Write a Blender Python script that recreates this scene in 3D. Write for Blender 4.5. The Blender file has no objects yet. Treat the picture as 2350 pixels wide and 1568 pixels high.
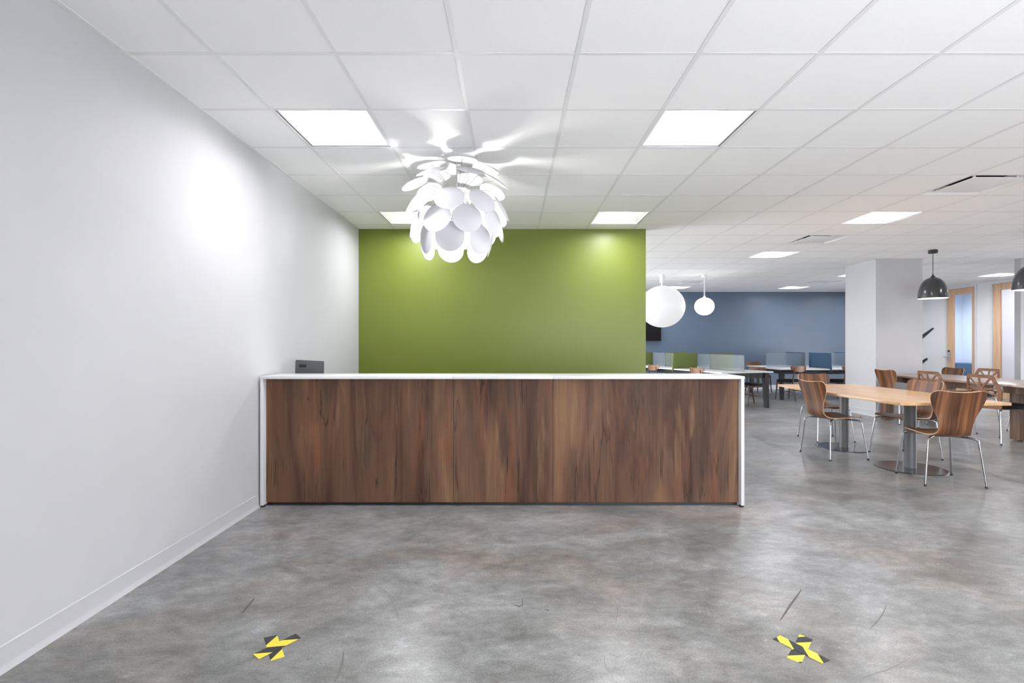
import bpy, bmesh, math, random
from mathutils import Vector, Matrix

# ------------------------------------------------------------------ camera, world, exposure
F = 1161.0            # focal length in pixels of the 2350 x 1568 frame
CX, HY = 1175.0, 789.5
HC = 1.26             # camera height
CEIL = HC + 1.4657    # ceiling height
sc = bpy.context.scene
cam_d = bpy.data.cameras.new('camera')
cam = bpy.data.objects.new('camera', cam_d)
sc.collection.objects.link(cam)
cam.location = (0, 0, HC)
cam.rotation_euler = (math.pi / 2, 0, 0)
cam_d.sensor_width = 36.0
cam_d.lens = F / 2350.0 * 36.0
cam_d.shift_y = (HY - 784.0) / 2350.0
cam_d.clip_start = 0.02
sc.camera = cam
world = bpy.data.worlds.new('world')
sc.world = world
world.use_nodes = True
world.node_tree.nodes['Background'].inputs[0].default_value = (1.0, 0.975, 0.995, 1)
world.node_tree.nodes['Background'].inputs[1].default_value = 12.0
sc.view_settings.view_transform = 'Standard'
sc.view_settings.look = 'None'
sc.view_settings.exposure = 0.27
sc.view_settings.gamma = 1.0
sc.view_settings.use_curve_mapping = False
sc.cycles.use_denoising = True
sc.cycles.adaptive_threshold = 0.03
sc.cycles.use_light_tree = False
sc.cycles.max_bounces = 8
sc.cycles.diffuse_bounces = 6
sc.cycles.glossy_bounces = 3
sc.cycles.transmission_bounces = 6
sc.cycles.sample_clamp_indirect = 6.0
sc.cycles.caustics_reflective = False
sc.cycles.caustics_refractive = False

TROFFER_POWER = 8.0       # glow of the lens itself
TROFFER_WATTS = 15.5      # light it throws into the room
LIGHT_COL = (0.985, 0.975, 1.0)

C = sc.collection
PI = math.pi
RNG = random.Random(7)


def fp(px, py):
    """floor point seen at a pixel of the photograph"""
    z = F * HC / (py - HY)
    return Vector(((px - CX) / F * z, z))


# ------------------------------------------------------------------ mesh helpers
class MB:
    def __init__(s):
        s.v = []; s.f = []; s.mi = []

    def add(s, vs, fs, mi=0):
        o = len(s.v)
        s.v += [tuple(v) for v in vs]
        s.f += [tuple(i + o for i in f) for f in fs]
        s.mi += [mi] * len(fs)
        return s

    def box(s, x0, x1, y0, y1, z0, z1, mi=0):
        vs = [(x0, y0, z0), (x1, y0, z0), (x1, y1, z0), (x0, y1, z0), (x0, y0, z1), (x1, y0, z1), (x1, y1, z1), (x0, y1, z1)]
        return s.add(vs, [(0, 3, 2, 1), (4, 5, 6, 7), (0, 1, 5, 4), (1, 2, 6, 5), (2, 3, 7, 6), (3, 0, 4, 7)], mi)

    def hexa(s, bot, top, mi=0):
        return s.add(list(bot) + list(top), [(0, 3, 2, 1), (4, 5, 6, 7), (0, 1, 5, 4), (1, 2, 6, 5), (2, 3, 7, 6), (3, 0, 4, 7)], mi)

    def prism(s, poly, z0, z1, mi=0):
        n = len(poly)
        vs = [(x, y, z0) for x, y in poly] + [(x, y, z1) for x, y in poly]
        fs = [tuple(range(n - 1, -1, -1)), tuple(range(n, 2 * n))]
        fs += [(i, (i + 1) % n, n + (i + 1) % n, n + i) for i in range(n)]
        return s.add(vs, fs, mi)

    def lathe(s, prof, n=32, c=(0, 0, 0), close=True, mi=0):
        vs = []; fs = []
        m = len(prof)
        for r, z in prof:
            for k in range(n):
                a = 2 * PI * k / n
                vs.append((c[0] + r * math.cos(a), c[1] + r * math.sin(a), c[2] + z))
        for i in range(m - 1):
            for k in range(n):
                k2 = (k + 1) % n
                fs.append((i * n + k, i * n + k2, (i + 1) * n + k2, (i + 1) * n + k))
        if close:
            fs.append(tuple(range(n - 1, -1, -1)))
            fs.append(tuple((m - 1) * n + k for k in range(n)))
        return s.add(vs, fs, mi)

    def tube(s, pts, r, n=10, mi=0):
        pts = [Vector(p) for p in pts]
        rs = r if isinstance(r, (list, tuple)) else [r] * len(pts)
        vs = []; fs = []
        prev = None
        for i, p in enumerate(pts):
            if i == 0: t = pts[1] - p
            elif i == len(pts) - 1: t = p - pts[i - 1]
            else: t = (pts[i + 1] - p).normalized() + (p - pts[i - 1]).normalized()
            t.normalize()
            if prev is None:
                a = Vector((0, 0, 1)) if abs(t.z) < 0.9 else Vector((1, 0, 0))
                nrm = t.cross(a).normalized()
            else:
                nrm = (prev - t * prev.dot(t)).normalized()
            prev = nrm
            b = t.cross(nrm)
            for k in range(n):
                a = 2 * PI * k / n
                vs.append(p + (nrm * math.cos(a) + b * math.sin(a)) * rs[i])
        for i in range(len(pts) - 1):
            for k in range(n):
                k2 = (k + 1) % n
                fs.append((i * n + k, i * n + k2, (i + 1) * n + k2, (i + 1) * n + k))
        fs.append(tuple(range(n - 1, -1, -1)))
        fs.append(tuple((len(pts) - 1) * n + k for k in range(n)))
        return s.add(vs, fs, mi)

    def mesh(s, name, mats, smooth=False, fix=True):
        me = bpy.data.meshes.new(name)
        me.from_pydata(s.v, [], s.f)
        for m in (mats if isinstance(mats, (list, tuple)) else [mats]):
            me.materials.append(m)
        me.polygons.foreach_set('material_index', s.mi)
        if fix:
            bm = bmesh.new(); bm.from_mesh(me)
            bmesh.ops.recalc_face_normals(bm, faces=bm.faces)
            bm.to_mesh(me); bm.free()
        if smooth:
            me.polygons.foreach_set('use_smooth', [True] * len(me.polygons))
            me.set_sharp_from_angle(angle=math.radians(40))
        me.update()
        return me

    def build(s, name, mats, parent=None, smooth=False, bevel=0, loc=None, fix=True):
        me = s.mesh(name, mats, smooth, fix)
        if bevel:
            bm = bmesh.new(); bm.from_mesh(me)
            bmesh.ops.bevel(bm, geom=list(bm.edges), offset=bevel, segments=2, affect='EDGES', profile=0.6, clamp_overlap=True)
            bm.to_mesh(me); bm.free()
            me.polygons.foreach_set('use_smooth', [True] * len(me.polygons))
            me.set_sharp_from_angle(angle=math.radians(35))
        return link(name, me, parent, loc)


def link(name, me, parent=None, loc=None):
    o = bpy.data.objects.new(name, me)
    C.objects.link(o)
    if parent: o.parent = parent
    if loc is not None: o.location = loc
    return o


def tag(o, label=None, cat=None, group=None, kind=None):
    if label: o['label'] = label
    if cat: o['category'] = cat
    if group: o['group'] = group
    if kind: o['kind'] = kind
    return o


def thing(name, label, cat, loc=(0, 0, 0), rotz=0, group=None):
    o = bpy.data.objects.new(name, None)
    C.objects.link(o)
    o.empty_display_size = 0.1
    o.location = loc; o.rotation_euler = (0, 0, rotz)
    return tag(o, label, cat, group)


def struct(o):
    o['kind'] = 'structure'
    return o


def dup(root, loc, rotz, label=None, group=None):
    r = root.copy(); C.objects.link(r)
    r.location = loc; r.rotation_euler = (0, 0, rotz)
    if label: r['label'] = label
    if group: r['group'] = group
    for ch in list(root.children):
        c = ch.copy(); C.objects.link(c); c.parent = r
        for g in list(ch.children):
            d = g.copy(); C.objects.link(d); d.parent = c
    return r


def facing(fx, fy):
    return math.atan2(-fx, fy)


# ------------------------------------------------------------------ materials
def node_mat(name):
    m = bpy.data.materials.new(name); m.use_nodes = True
    nt = m.node_tree
    return m, nt, nt.nodes['Principled BSDF']


def mat(name, col, rough=0.5, metal=0.0, emit=None, strength=0.0, coat=0.0, spec=None):
    m, nt, p = node_mat(name)
    p.inputs['Base Color'].default_value = (*col, 1)
    p.inputs['Roughness'].default_value = rough
    p.inputs['Metallic'].default_value = metal
    if coat:
        p.inputs['Coat Weight'].default_value = coat
        p.inputs['Coat Roughness'].default_value = 0.12
    if spec is not None: p.inputs['Specular IOR Level'].default_value = spec
    if emit:
        p.inputs['Emission Color'].default_value = (*emit, 1)
        p.inputs['Emission Strength'].default_value = strength
    return m


def ramp(nt, fac, stops):
    r = nt.nodes.new('ShaderNodeValToRGB')
    el = r.color_ramp.elements
    while len(el) < len(stops): el.new(0.5)
    for e, (p, c) in zip(el, stops):
        e.position = p; e.color = (*c, 1) if len(c) == 3 else c
    nt.links.new(fac, r.inputs[0])
    return r.outputs[0]


def coords(nt, scale=(1, 1, 1), rot=(0, 0, 0), loc=(0, 0, 0), src='Object'):
    t = nt.nodes.new('ShaderNodeTexCoord')
    mp = nt.nodes.new('ShaderNodeMapping')
    mp.inputs['Scale'].default_value = scale
    mp.inputs['Rotation'].default_value = rot
    mp.inputs['Location'].default_value = loc
    nt.links.new(t.outputs[src], mp.inputs[0])
    return mp.outputs[0]


def noise(nt, vec, scale, detail=4, rough=0.5, dist=0.0):
    n = nt.nodes.new('ShaderNodeTexNoise')
    n.inputs['Scale'].default_value = scale
    n.inputs['Detail'].default_value = detail
    n.inputs['Roughness'].default_value = rough
    n.inputs['Distortion'].default_value = dist
    if vec is not None: nt.links.new(vec, n.inputs['Vector'])
    return n.outputs['Fac']


def mix(nt, fac, a, b, mode='MIX'):
    m = nt.nodes.new('ShaderNodeMix'); m.data_type = 'RGBA'; m.blend_type = mode
    for sock, v in ((m.inputs[0], fac), (m.inputs[6], a), (m.inputs[7], b)):
        if isinstance(v, (int, float)): sock.default_value = v
        elif isinstance(v, tuple): sock.default_value = (*v, 1)
        else: nt.links.new(v, sock)
    return m.outputs[2]


def math_n(nt, op, a, b=0.0):
    m = nt.nodes.new('ShaderNodeMath'); m.operation = op
    for s_, v in ((m.inputs[0], a), (m.inputs[1], b)):
        if isinstance(v, (int, float)): s_.default_value = v
        else: nt.links.new(v, s_)
    return m.outputs[0]


def bump(nt, p, h, strength, dist=0.01):
    b = nt.nodes.new('ShaderNodeBump')
    b.inputs['Strength'].default_value = strength
    b.inputs['Distance'].default_value = dist
    nt.links.new(h, b.inputs['Height'])
    nt.links.new(b.outputs[0], p.inputs['Normal'])


def paint(name, col, rough=0.55, spec=0.5):
    m, nt, p = node_mat(name)
    v = coords(nt)
    n = noise(nt, v, 3.0, 1)
    a = tuple(c * 0.97 for c in col)
    nt.links.new(ramp(nt, n, [(0.3, a), (0.7, col)]), p.inputs['Base Color'])
    p.inputs['Roughness'].default_value = rough
    p.inputs['Specular IOR Level'].default_value = spec
    return m


def concrete():
    m, nt, p = node_mat('polished_concrete')
    v = coords(nt)
    big = noise(nt, v, 0.8, 3, 0.6, 0.6)
    med = noise(nt, coords(nt, (1.0, 1.5, 1.0), (0, 0, 0.45)), 2.6, 8, 0.72, 0.5)
    small = noise(nt, coords(nt, (1.0, 1.7, 1.0), (0, 0, -0.3)), 11.0, 5, 0.7, 0.3)
    fine = noise(nt, v, 120.0, 2, 0.7)
    base = ramp(nt, big, [(0.30, (0.158, 0.156, 0.149)), (0.5, (0.222, 0.224, 0.220)), (0.70, (0.282, 0.286, 0.286))])
    cloud = ramp(nt, med, [(0.30, (0.52, 0.51, 0.50)), (0.5, (0.95, 0.95, 0.95)), (0.70, (1.42, 1.42, 1.43))])
    c1 = mix(nt, 0.9, base, cloud, 'MULTIPLY')
    c1 = mix(nt, 0.8, c1, ramp(nt, small, [(0.3, (0.66, 0.66, 0.66)), (0.5, (1.0, 1.0, 1.0)), (0.7, (1.32, 1.32, 1.32))]), 'MULTIPLY')
    warm = ramp(nt, noise(nt, coords(nt, loc=(4.3, 1.7, 0)), 1.2, 4, 0.65, 0.8), [(0.50, (0, 0, 0)), (0.66, (1, 1, 1))])
    c2 = mix(nt, warm, c1, mix(nt, 1.0, c1, (1.09, 0.985, 0.925), 'MULTIPLY'))
    fr = ramp(nt, fine, [(0.3, (0.72, 0.72, 0.72)), (0.7, (1.26, 1.26, 1.26))])
    c3 = mix(nt, 0.9, c2, fr, 'MULTIPLY')
    # small dark pits gathered in patches
    pit = ramp(nt, noise(nt, coords(nt, (1.0, 2.0, 1), (0, 0, 0.2)), 70.0, 2, 0.5), [(0.665, (0, 0, 0)), (0.70, (1, 1, 1))])
    gate = ramp(nt, noise(nt, coords(nt, loc=(1.2, 8.1, 0)), 1.3, 2), [(0.52, (0, 0, 0)), (0.62, (0.8, 0.8, 0.8))])
    pm = mix(nt, 1.0, pit, gate, 'MULTIPLY')
    c4 = mix(nt, pm, c3, (0.07, 0.068, 0.064))
    # pale hairline veins
    vein = noise(nt, coords(nt, loc=(2.2, 0.4, 0)), 1.3, 5, 0.62, 1.0)
    vl = ramp(nt, math_n(nt, 'ABSOLUTE', math_n(nt, 'SUBTRACT', vein, 0.5)), [(0.0, (1, 1, 1)), (0.004, (0, 0, 0))])
    vg = ramp(nt, small, [(0.5, (0, 0, 0)), (0.62, (0.5, 0.5, 0.5))])
    c5 = mix(nt, mix(nt, 1.0, vl, vg, 'MULTIPLY'), c4, (0.44, 0.43, 0.42))
    nt.links.new(c5, p.inputs['Base Color'])
    p.inputs['Roughness'].default_value = 0.30
    p.inputs['Specular IOR Level'].default_value = 0.55
    return m


def rustic_wood():
    m, nt, p = node_mat('rustic_walnut_laminate')
    big = noise(nt, coords(nt, (3.2, 3.2, 0.42)), 1.5, 4, 0.58, 0.55)
    grain = noise(nt, coords(nt, (60, 60, 1.6)), 1.0, 4, 0.65, 0.3)
    c = ramp(nt, big, [(0.32, (0.052, 0.024, 0.015)), (0.44, (0.088, 0.044, 0.028)), (0.55, (0.128, 0.068, 0.043)), (0.70, (0.20, 0.112, 0.060))])
    red = ramp(nt, noise(nt, coords(nt, (3.6, 3.6, 0.7), loc=(3.1, 0, 1.3)), 1.6, 3, 0.55, 0.4), [(0.54, (0, 0, 0)), (0.68, (0.6, 0.6, 0.6))])
    c = mix(nt, red, c, (0.20, 0.080, 0.040))
    olive = ramp(nt, noise(nt, coords(nt, (3.4, 3.4, 0.5), loc=(7.7, 0, 3.1)), 1.5, 3, 0.55, 0.4), [(0.54, (0, 0, 0)), (0.70, (0.7, 0.7, 0.7))])
    c = mix(nt, olive, c, (0.066, 0.045, 0.031))
    gold = ramp(nt, noise(nt, coords(nt, (7.0, 7.0, 0.9), loc=(2.7, 0, 8.1)), 1.4, 3, 0.5, 0.4), [(0.62, (0, 0, 0)), (0.74, (0.6, 0.6, 0.6))])
    c = mix(nt, gold, c, (0.26, 0.150, 0.075))
    g = ramp(nt, grain, [(0.3, (0.80, 0.785, 0.775)), (0.55, (1.0, 1.0, 1.0)), (0.75, (1.13, 1.12, 1.11))])
    c = mix(nt, 0.9, c, g, 'MULTIPLY')
    cr = noise(nt, coords(nt, (7.5, 7.5, 0.38), loc=(1.1, 0, 2.0)), 1.5, 3, 0.5, 0.45)
    cl = ramp(nt, math_n(nt, 'ABSOLUTE', math_n(nt, 'SUBTRACT', cr, 0.5)), [(0.0, (1, 1, 1)), (0.012, (0, 0, 0))])
    cg = ramp(nt, noise(nt, coords(nt, (2.6, 2.6, 1.3), loc=(0, 0, 5)), 1.6, 2), [(0.44, (0, 0, 0)), (0.54, (0.8, 0.8, 0.8))])
    c = mix(nt, mix(nt, 1.0, cl, cg, 'MULTIPLY'), c, (0.020, 0.011, 0.008))
    nt.links.new(c, p.inputs['Base Color'])
    p.inputs['Roughness'].default_value = 0.6
    p.inputs['Specular IOR Level'].default_value = 0.22
    return m


def veneer(name, dark, mid, light, sx, sy, sz, rough=0.3, coat=0.0, dist=0.4, scale=1.0):
    m, nt, p = node_mat(name)
    v = coords(nt, (sx, sy, sz))
    a = noise(nt, v, scale, 5, 0.6, dist)
    f = noise(nt, coords(nt, (sx * 6, sy * 6, sz * 3)), scale, 4, 0.6)
    c = ramp(nt, a, [(0.36, dark), (0.5, mid), (0.64, light)])
    c = mix(nt, 0.6, c, ramp(nt, f, [(0.3, (0.8, 0.8, 0.8)), (0.7, (1.15, 1.15, 1.15))]), 'MULTIPLY')
    nt.links.new(c, p.inputs['Base Color'])
    p.inputs['Roughness'].default_value = rough
    if coat:
        p.inputs['Coat Weight'].default_value = coat
        p.inputs['Coat Roughness'].default_value = 0.15
    return m


def frosted(name, col, rough, tw=1.0):
    m, nt, p = node_mat(name)
    p.inputs['Base Color'].default_value = (*col, 1)
    p.inputs['Roughness'].default_value = rough
    p.inputs['IOR'].default_value = 1.25
    p.inputs['Transmission Weight'].default_value = tw
    return m


def thin_pane(name):
    m = bpy.data.materials.new(name); m.use_nodes = True
    nt = m.node_tree; nt.nodes.clear()
    o = nt.nodes.new('ShaderNodeOutputMaterial'); t = nt.nodes.new('ShaderNodeBsdfTransparent'); g = nt.nodes.new('ShaderNodeBsdfGlossy')
    mx = nt.nodes.new('ShaderNodeMixShader'); mx.inputs[0].default_value = 0.06
    g.inputs['Roughness'].default_value = 0.02
    t.inputs[0].default_value = (0.95, 0.97, 0.98, 1)
    nt.links.new(t.outputs[0], mx.inputs[1]); nt.links.new(g.outputs[0], mx.inputs[2]); nt.links.new(mx.outputs[0], o.inputs[0])
    return m


def ceiling_tile_mat():
    m, nt, p = node_mat('ceiling_tile')
    n = noise(nt, coords(nt, src='Object'), 90.0, 1, 0.6)
    nt.links.new(ramp(nt, n, [(0.3, (0.94, 0.94, 0.943)), (0.7, (0.965, 0.965, 0.968))]), p.inputs['Base Color'])
    p.inputs['Roughness'].default_value = 0.95
    p.inputs['Specular IOR Level'].default_value = 0.1
    return m


def unsampled(m):
    m.cycles.emission_sampling = 'NONE'
    return m


M = dict(
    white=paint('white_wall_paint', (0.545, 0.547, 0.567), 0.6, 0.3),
    green=paint('green_wall_paint', (0.152, 0.190, 0.022), 0.42, 0.5),
    blue=paint('slate_blue_wall_paint', (0.092, 0.130, 0.188), 0.4, 0.5),
    officeblue=paint('pale_blue_paint', (0.66, 0.73, 0.82), 0.6, 0.3),
    base=mat('vinyl_baseboard', (0.515, 0.518, 0.54), 0.35),
    floor=concrete(),
    tile=ceiling_tile_mat(),
    bar=mat('ceiling_grid_metal', (0.83, 0.83, 0.84), 0.5),
    wood=rustic_wood(),
    lam=mat('white_laminate', (0.66, 0.665, 0.68), 0.35),
    black=mat('black_plastic', (0.012, 0.012, 0.013), 0.45),
    blackmetal=mat('black_powder_coat', (0.018, 0.018, 0.02), 0.42),
    darkgrey=mat('dark_grey_plastic', (0.075, 0.078, 0.085), 0.5),
    chrome=mat('chrome', (0.36, 0.365, 0.38), 0.12, 1.0),
    steel=mat('brushed_steel', (0.20, 0.205, 0.22), 0.30, 1.0),
    walnut=veneer('walnut_veneer', (0.040, 0.015, 0.007), (0.140, 0.054, 0.020), (0.25, 0.105, 0.040), 22, 0.8, 0.8, 0.38, 0.12),
    walnutedge=mat('plywood_edge', (0.50, 0.31, 0.17), 0.5),
    chairwood=veneer('brown_chair_wood', (0.16, 0.072, 0.036), (0.22, 0.105, 0.055), (0.28, 0.14, 0.078), 2, 14, 14, 0.4),
    oak=veneer('light_oak_veneer', (0.56, 0.335, 0.165), (0.63, 0.39, 0.205), (0.69, 0.44, 0.245), 7, 0.55, 5, 0.3, 0.3),
    tablewood=veneer('greyed_walnut_top', (0.20, 0.135, 0.095), (0.26, 0.18, 0.13), (0.33, 0.24, 0.18), 12, 0.6, 1.0, 0.28, 0.3),
    tablebrown=veneer('brown_table_leg', (0.09, 0.048, 0.030), (0.14, 0.078, 0.05), (0.20, 0.12, 0.078), 14, 14, 0.9, 0.5),
    maple=veneer('maple_door', (0.60, 0.38, 0.225), (0.67, 0.44, 0.27), (0.73, 0.50, 0.32), 10, 10, 0.7, 0.4),
    greenfab=paint('green_fabric', (0.145, 0.185, 0.06), 0.9, 0.1),
    bluefab=paint('blue_fabric', (0.065, 0.12, 0.195), 0.9, 0.1),
    glass=frosted('frosted_glass', (0.84, 0.92, 0.95), 0.24, 0.86),
    pane=thin_pane('added_window_pane'),
    clear=thin_pane('clear_door_glass'),
    officefrost=frosted('milky_glass', (0.90, 0.94, 1.0), 0.5, 0.7),
    alu=mat('painted_door_frame', (0.70, 0.71, 0.74), 0.4),
    disc=mat('white_acrylic', (0.66, 0.66, 0.69), 0.4),
    bulb=unsampled(mat('glowing_bulb', (1, 1, 1), 0.5, emit=(1.0, 0.97, 0.93), strength=20.0)),
    lens=unsampled(mat('lit_diffuser', (0.9, 0.9, 0.9), 0.5, emit=LIGHT_COL, strength=TROFFER_POWER)),
    reflector=mat('white_reflector', (0.90, 0.90, 0.90), 0.45),
    globe=unsampled(mat('lit_opal_globe', (0.30, 0.30, 0.31), 0.4, emit=(0.97, 0.98, 1.0), strength=0.5)),
    globesmall=unsampled(mat('lit_opal_globe_bright', (0.9, 0.9, 0.9), 0.4, emit=(1.0, 0.99, 0.97), strength=4.0)),
    pendant=mat('graphite_enamel', (0.045, 0.046, 0.05), 0.22, 0.3, coat=0.5),
    pendantin=mat('white_enamel', (0.85, 0.85, 0.85), 0.4),
    diff=mat('diffuser_metal', (0.90, 0.90, 0.91), 0.35),
    duct=mat('duct_black', (0.02, 0.02, 0.022), 0.7),
    yellow=mat('yellow_tape', (0.80, 0.66, 0.045), 0.4),
    blacktape=mat('black_tape', (0.02, 0.02, 0.024), 0.45),
    screen=mat('screen_black', (0.006, 0.006, 0.007), 0.4, spec=0.15),
    leather=mat('black_leather', (0.010, 0.009, 0.009), 0.6, spec=0.2),
    spike=mat('dark_grey_metal', (0.06, 0.06, 0.07), 0.4, 0.3),
    pedestal=mat('grey_powder_coat', (0.135, 0.137, 0.145), 0.38),
    baseplate=mat('dark_steel_plate', (0.10, 0.10, 0.108), 0.18, 0.6),
    satin=mat('satin_nickel', (0.42, 0.42, 0.43), 0.35),
    darkwood=veneer('dark_brown_leg_wood', (0.045, 0.024, 0.015), (0.07, 0.038, 0.024), (0.10, 0.056, 0.036), 14, 14, 2, 0.4),
    white_lit=paint('white_wall_paint_lit', (0.80, 0.80, 0.81), 0.6, 0.3),  # same wall white, with extra light put into the colour
    plate=mat('white_plastic', (0.75, 0.75, 0.76), 0.4),
)

# ------------------------------------------------------------------ setting
XL, XR = -1.957, 11.22
YF, YB = -0.9, 14.24
YG = 6.458
XG = 1.708
OFFX, OFFY = 14.0, 15.72

floor = struct(MB().box(XL - 0.15, OFFX + 0.1, YF - 0.15, OFFY + 0.1, -0.12, 0.0).build('floor', M['floor']))
# worn dark scuffs and scratches in the concrete: (pixel path, width in metres)
def scuff(path, w, m):
    P = [fp(*q) for q in path]
    mb_ = MB(); n_ = len(P)
    vs = []
    for i, q in enumerate(P):
        d = (P[min(i + 1, n_ - 1)] - P[max(i - 1, 0)]).normalized()
        k = Vector((-d.y, d.x)) * w * (0.15 + 0.85 * math.sin(PI * (i + 0.6) / (n_ + 0.2)))
        vs += [(q.x - k.x, q.y - k.y, 0.0002), (q.x + k.x, q.y + k.y, 0.0002)]
    mb_.add(vs, [(2 * i, 2 * i + 2, 2 * i + 3, 2 * i + 1) for i in range(n_ - 1)])
    mb_.build('scuff_mark', m, floor, fix=False)
M['scuffdark'] = mat('dark_scuff', (0.085, 0.082, 0.078), 0.5)
M['scuffmid'] = mat('faint_scratch', (0.15, 0.147, 0.142), 0.45)
for path, w, k in (
        ([(583, 1374), (574, 1386), (565, 1396), (556, 1408)], 0.006, 'scuffdark'),
        ([(1839, 1354), (1828, 1370), (1816, 1386), (1804, 1404), (1791, 1424)], 0.005, 'scuffdark'),
        ([(2034, 1390), (2026, 1410), (2012, 1428), (1996, 1444)], 0.002, 'scuffdark'),
        ([(865, 1345), (890, 1362), (905, 1390), (916, 1424)], 0.0016, 'scuffmid'),
        ([(788, 1496), (786, 1520), (778, 1545), (768, 1566)], 0.005, 'scuffmid'),
        ([(1180, 1389), (1192, 1392), (1198, 1389)], 0.006, 'scuffdark'),
        ([(1199, 1373), (1199, 1388), (1198, 1393)], 0.002, 'scuffdark'),
        ([(1418, 1388), (1417, 1405), (1413, 1430)], 0.0025, 'scuffmid'),
        ([(1980, 1089), (1994, 1087), (2004, 1085)], 0.006, 'scuffdark'),
        ([(1386, 1505), (1388, 1525), (1396, 1540), (1405, 1548)], 0.002, 'scuffmid'),
        ([(2088, 1511), (2060, 1527), (2030, 1540), (1995, 1550), (1960, 1566)], 0.0018, 'scuffmid'),
        ([(2248, 1427), (2220, 1433), (2195, 1438)], 0.002, 'scuffmid'),
        ([(1250, 1399), (1258, 1401), (1262, 1400)], 0.005, 'scuffdark')):
    scuff(path, w, M[k])
ceiling = struct(MB().box(XL - 0.15, OFFX + 0.1, YF - 0.15, OFFY + 0.1, CEIL + 0.16, CEIL + 0.26).build('ceiling', M['white']))
WT = CEIL + 0.16
WH = 1.65            # head height of the low windows added out of view for daylight
wl = MB()
wl.box(XL - 0.15, XL, YF - 0.15, 7.4, 0, WT)
wl.box(XL - 0.15, XL, 13.4, YB + 0.15, 0, WT)
wl.box(XL - 0.15, XL, 7.4, 13.4, 0, 0.3)
wl.box(XL - 0.15, XL, 7.4, 13.4, 2.4, WT)
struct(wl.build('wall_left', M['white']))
struct(MB().box(XL, XG, YG, YG + 0.13, 0, CEIL).build('wall_center', M['green']))
struct(MB().box(XL - 0.15, XR + 0.1, YB, YB + 0.12, 0, WT).build('wall_back', M['blue']))
# unseen front wall behind the viewpoint, with an opening added for fill daylight
wf = MB()
wf.box(XL - 0.15, XR + 0.1, YF - 0.12, YF, 0, 0.10)
wf.box(XL - 0.15, XR + 0.1, YF - 0.12, YF, WH, WT)
wf.box(XL - 0.15, 0.4, YF - 0.12, YF, 0.10, WH)
wf.box(4.9, XR + 0.1, YF - 0.12, YF, 0.10, WH)
struct(wf.build('wall_front', M['white']))

def window(name, x0, x1, y0, y1, z0, z1, n):  # builds the unseen windows added to let fill daylight in
    w = struct(thing(name, None, None, (0, 0, 0)))
    along_x = (x1 - x0) > (y1 - y0)
    L = (x1 - x0) if along_x else (y1 - y0)
    st = L / n
    fr = MB()
    def bx(a, b, za, zb, m_, d0, d1):
        if along_x: m_.box(x0 + a, x0 + b, y0 + d0, y0 + d1, za, zb)
        else: m_.box(x0 + d0, x0 + d1, y0 + a, y0 + b, za, zb)
    bx(0, L, z0, z0 + 0.04, fr, 0.02, 0.08); bx(0, L, z1 - 0.04, z1, fr, 0.02, 0.08)
    for i in range(n + 1):
        c = min(max(i * st, 0.025), L - 0.025)
        bx(c - 0.025, c + 0.025, z0 + 0.04, z1 - 0.04, fr, 0.02, 0.08)
    fr.build('added_window_frame', M['alu'], w)
    for i in range(n):
        p_ = MB(); bx(i * st + 0.026, (i + 1) * st - 0.026, z0 + 0.04, z1 - 0.04, p_, 0.047, 0.053)
        p_.build('glass_pane', M['pane'], w)
window('added_window_1', 0.4, 4.9, YF - 0.12, YF, 0.10, WH, 3)
window('added_window_2', XR, XR + 0.12, 4.5, 10.6, 0.3, WH, 5)
window('added_window_3', XL - 0.13, XL - 0.01, 7.4, 13.4, 0.3, 2.4, 5)

# baseboards with a small cove toe
def baseboard(name, pts):
    """pts: floor polyline; the board stands on the left of the travel direction"""
    mb = MB()
    for (x0, y0), (x1, y1) in zip(pts[:-1], pts[1:]):
        d = Vector((x1 - x0, y1 - y0)).normalized(); n = Vector((-d.y, d.x))
        prof = [(0, 0), (0.016, 0), (0.014, 0.006), (0.006, 0.018), (0.004, 0.03), (0.004, 0.100), (0.0, 0.104)]
        vs = []
        for (px, py) in ((x0, y0), (x1, y1)):
            for o, z in prof:
                vs.append((px + n.x * o, py + n.y * o, z))
        k = len(prof)
        fs = [(i, (i + 1) % k, k + (i + 1) % k, k + i) for i in range(k)] + [tuple(range(k)), tuple(range(k, 2 * k))]
        mb.add(vs, fs)
    return struct(mb.build(name, M['base'], smooth=True))

baseboard('baseboard_left', [(XL, YG), (XL, YF)])
baseboard('baseboard_center', [(XG, YG), (XL, YG)])
baseboard('baseboard_back', [(XR, YB), (XL, YB)])
baseboard('trim_1', [(XG, YG + 0.13), (XG, YG)])

# right wall with two glazed doors
D1 = (12.20, 13.10); D2 = (10.95, 11.86)      # openings in depth
mb = MB()
mb.box(XR, XR + 0.12, D1[1], YB, 0, WT)
mb.box(XR, XR + 0.12, D2[1], D1[0], 0, WT)
mb.box(XR, XR + 0.12, YF, 4.5, 0, WT)
mb.box(XR, XR + 0.12, 10.6, D2[0], 0, WT)
mb.box(XR, XR + 0.12, 4.5, 10.6, 0, 0.3)
mb.box(XR, XR + 0.12, 4.5, 10.6, WH, WT)
mb.box(XR, XR + 0.12, D1[0], D1[1], 2.70, WT)
mb.box(XR, XR + 0.12, D2[0], D2[1], 2.70, WT)
struct(mb.build('wall_right', M['white_lit']))
baseboard('baseboard_right', [(XR, D1[1]), (XR, YB)])
baseboard('trim_2', [(XR, D2[1]), (XR, D1[0])])

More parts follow.
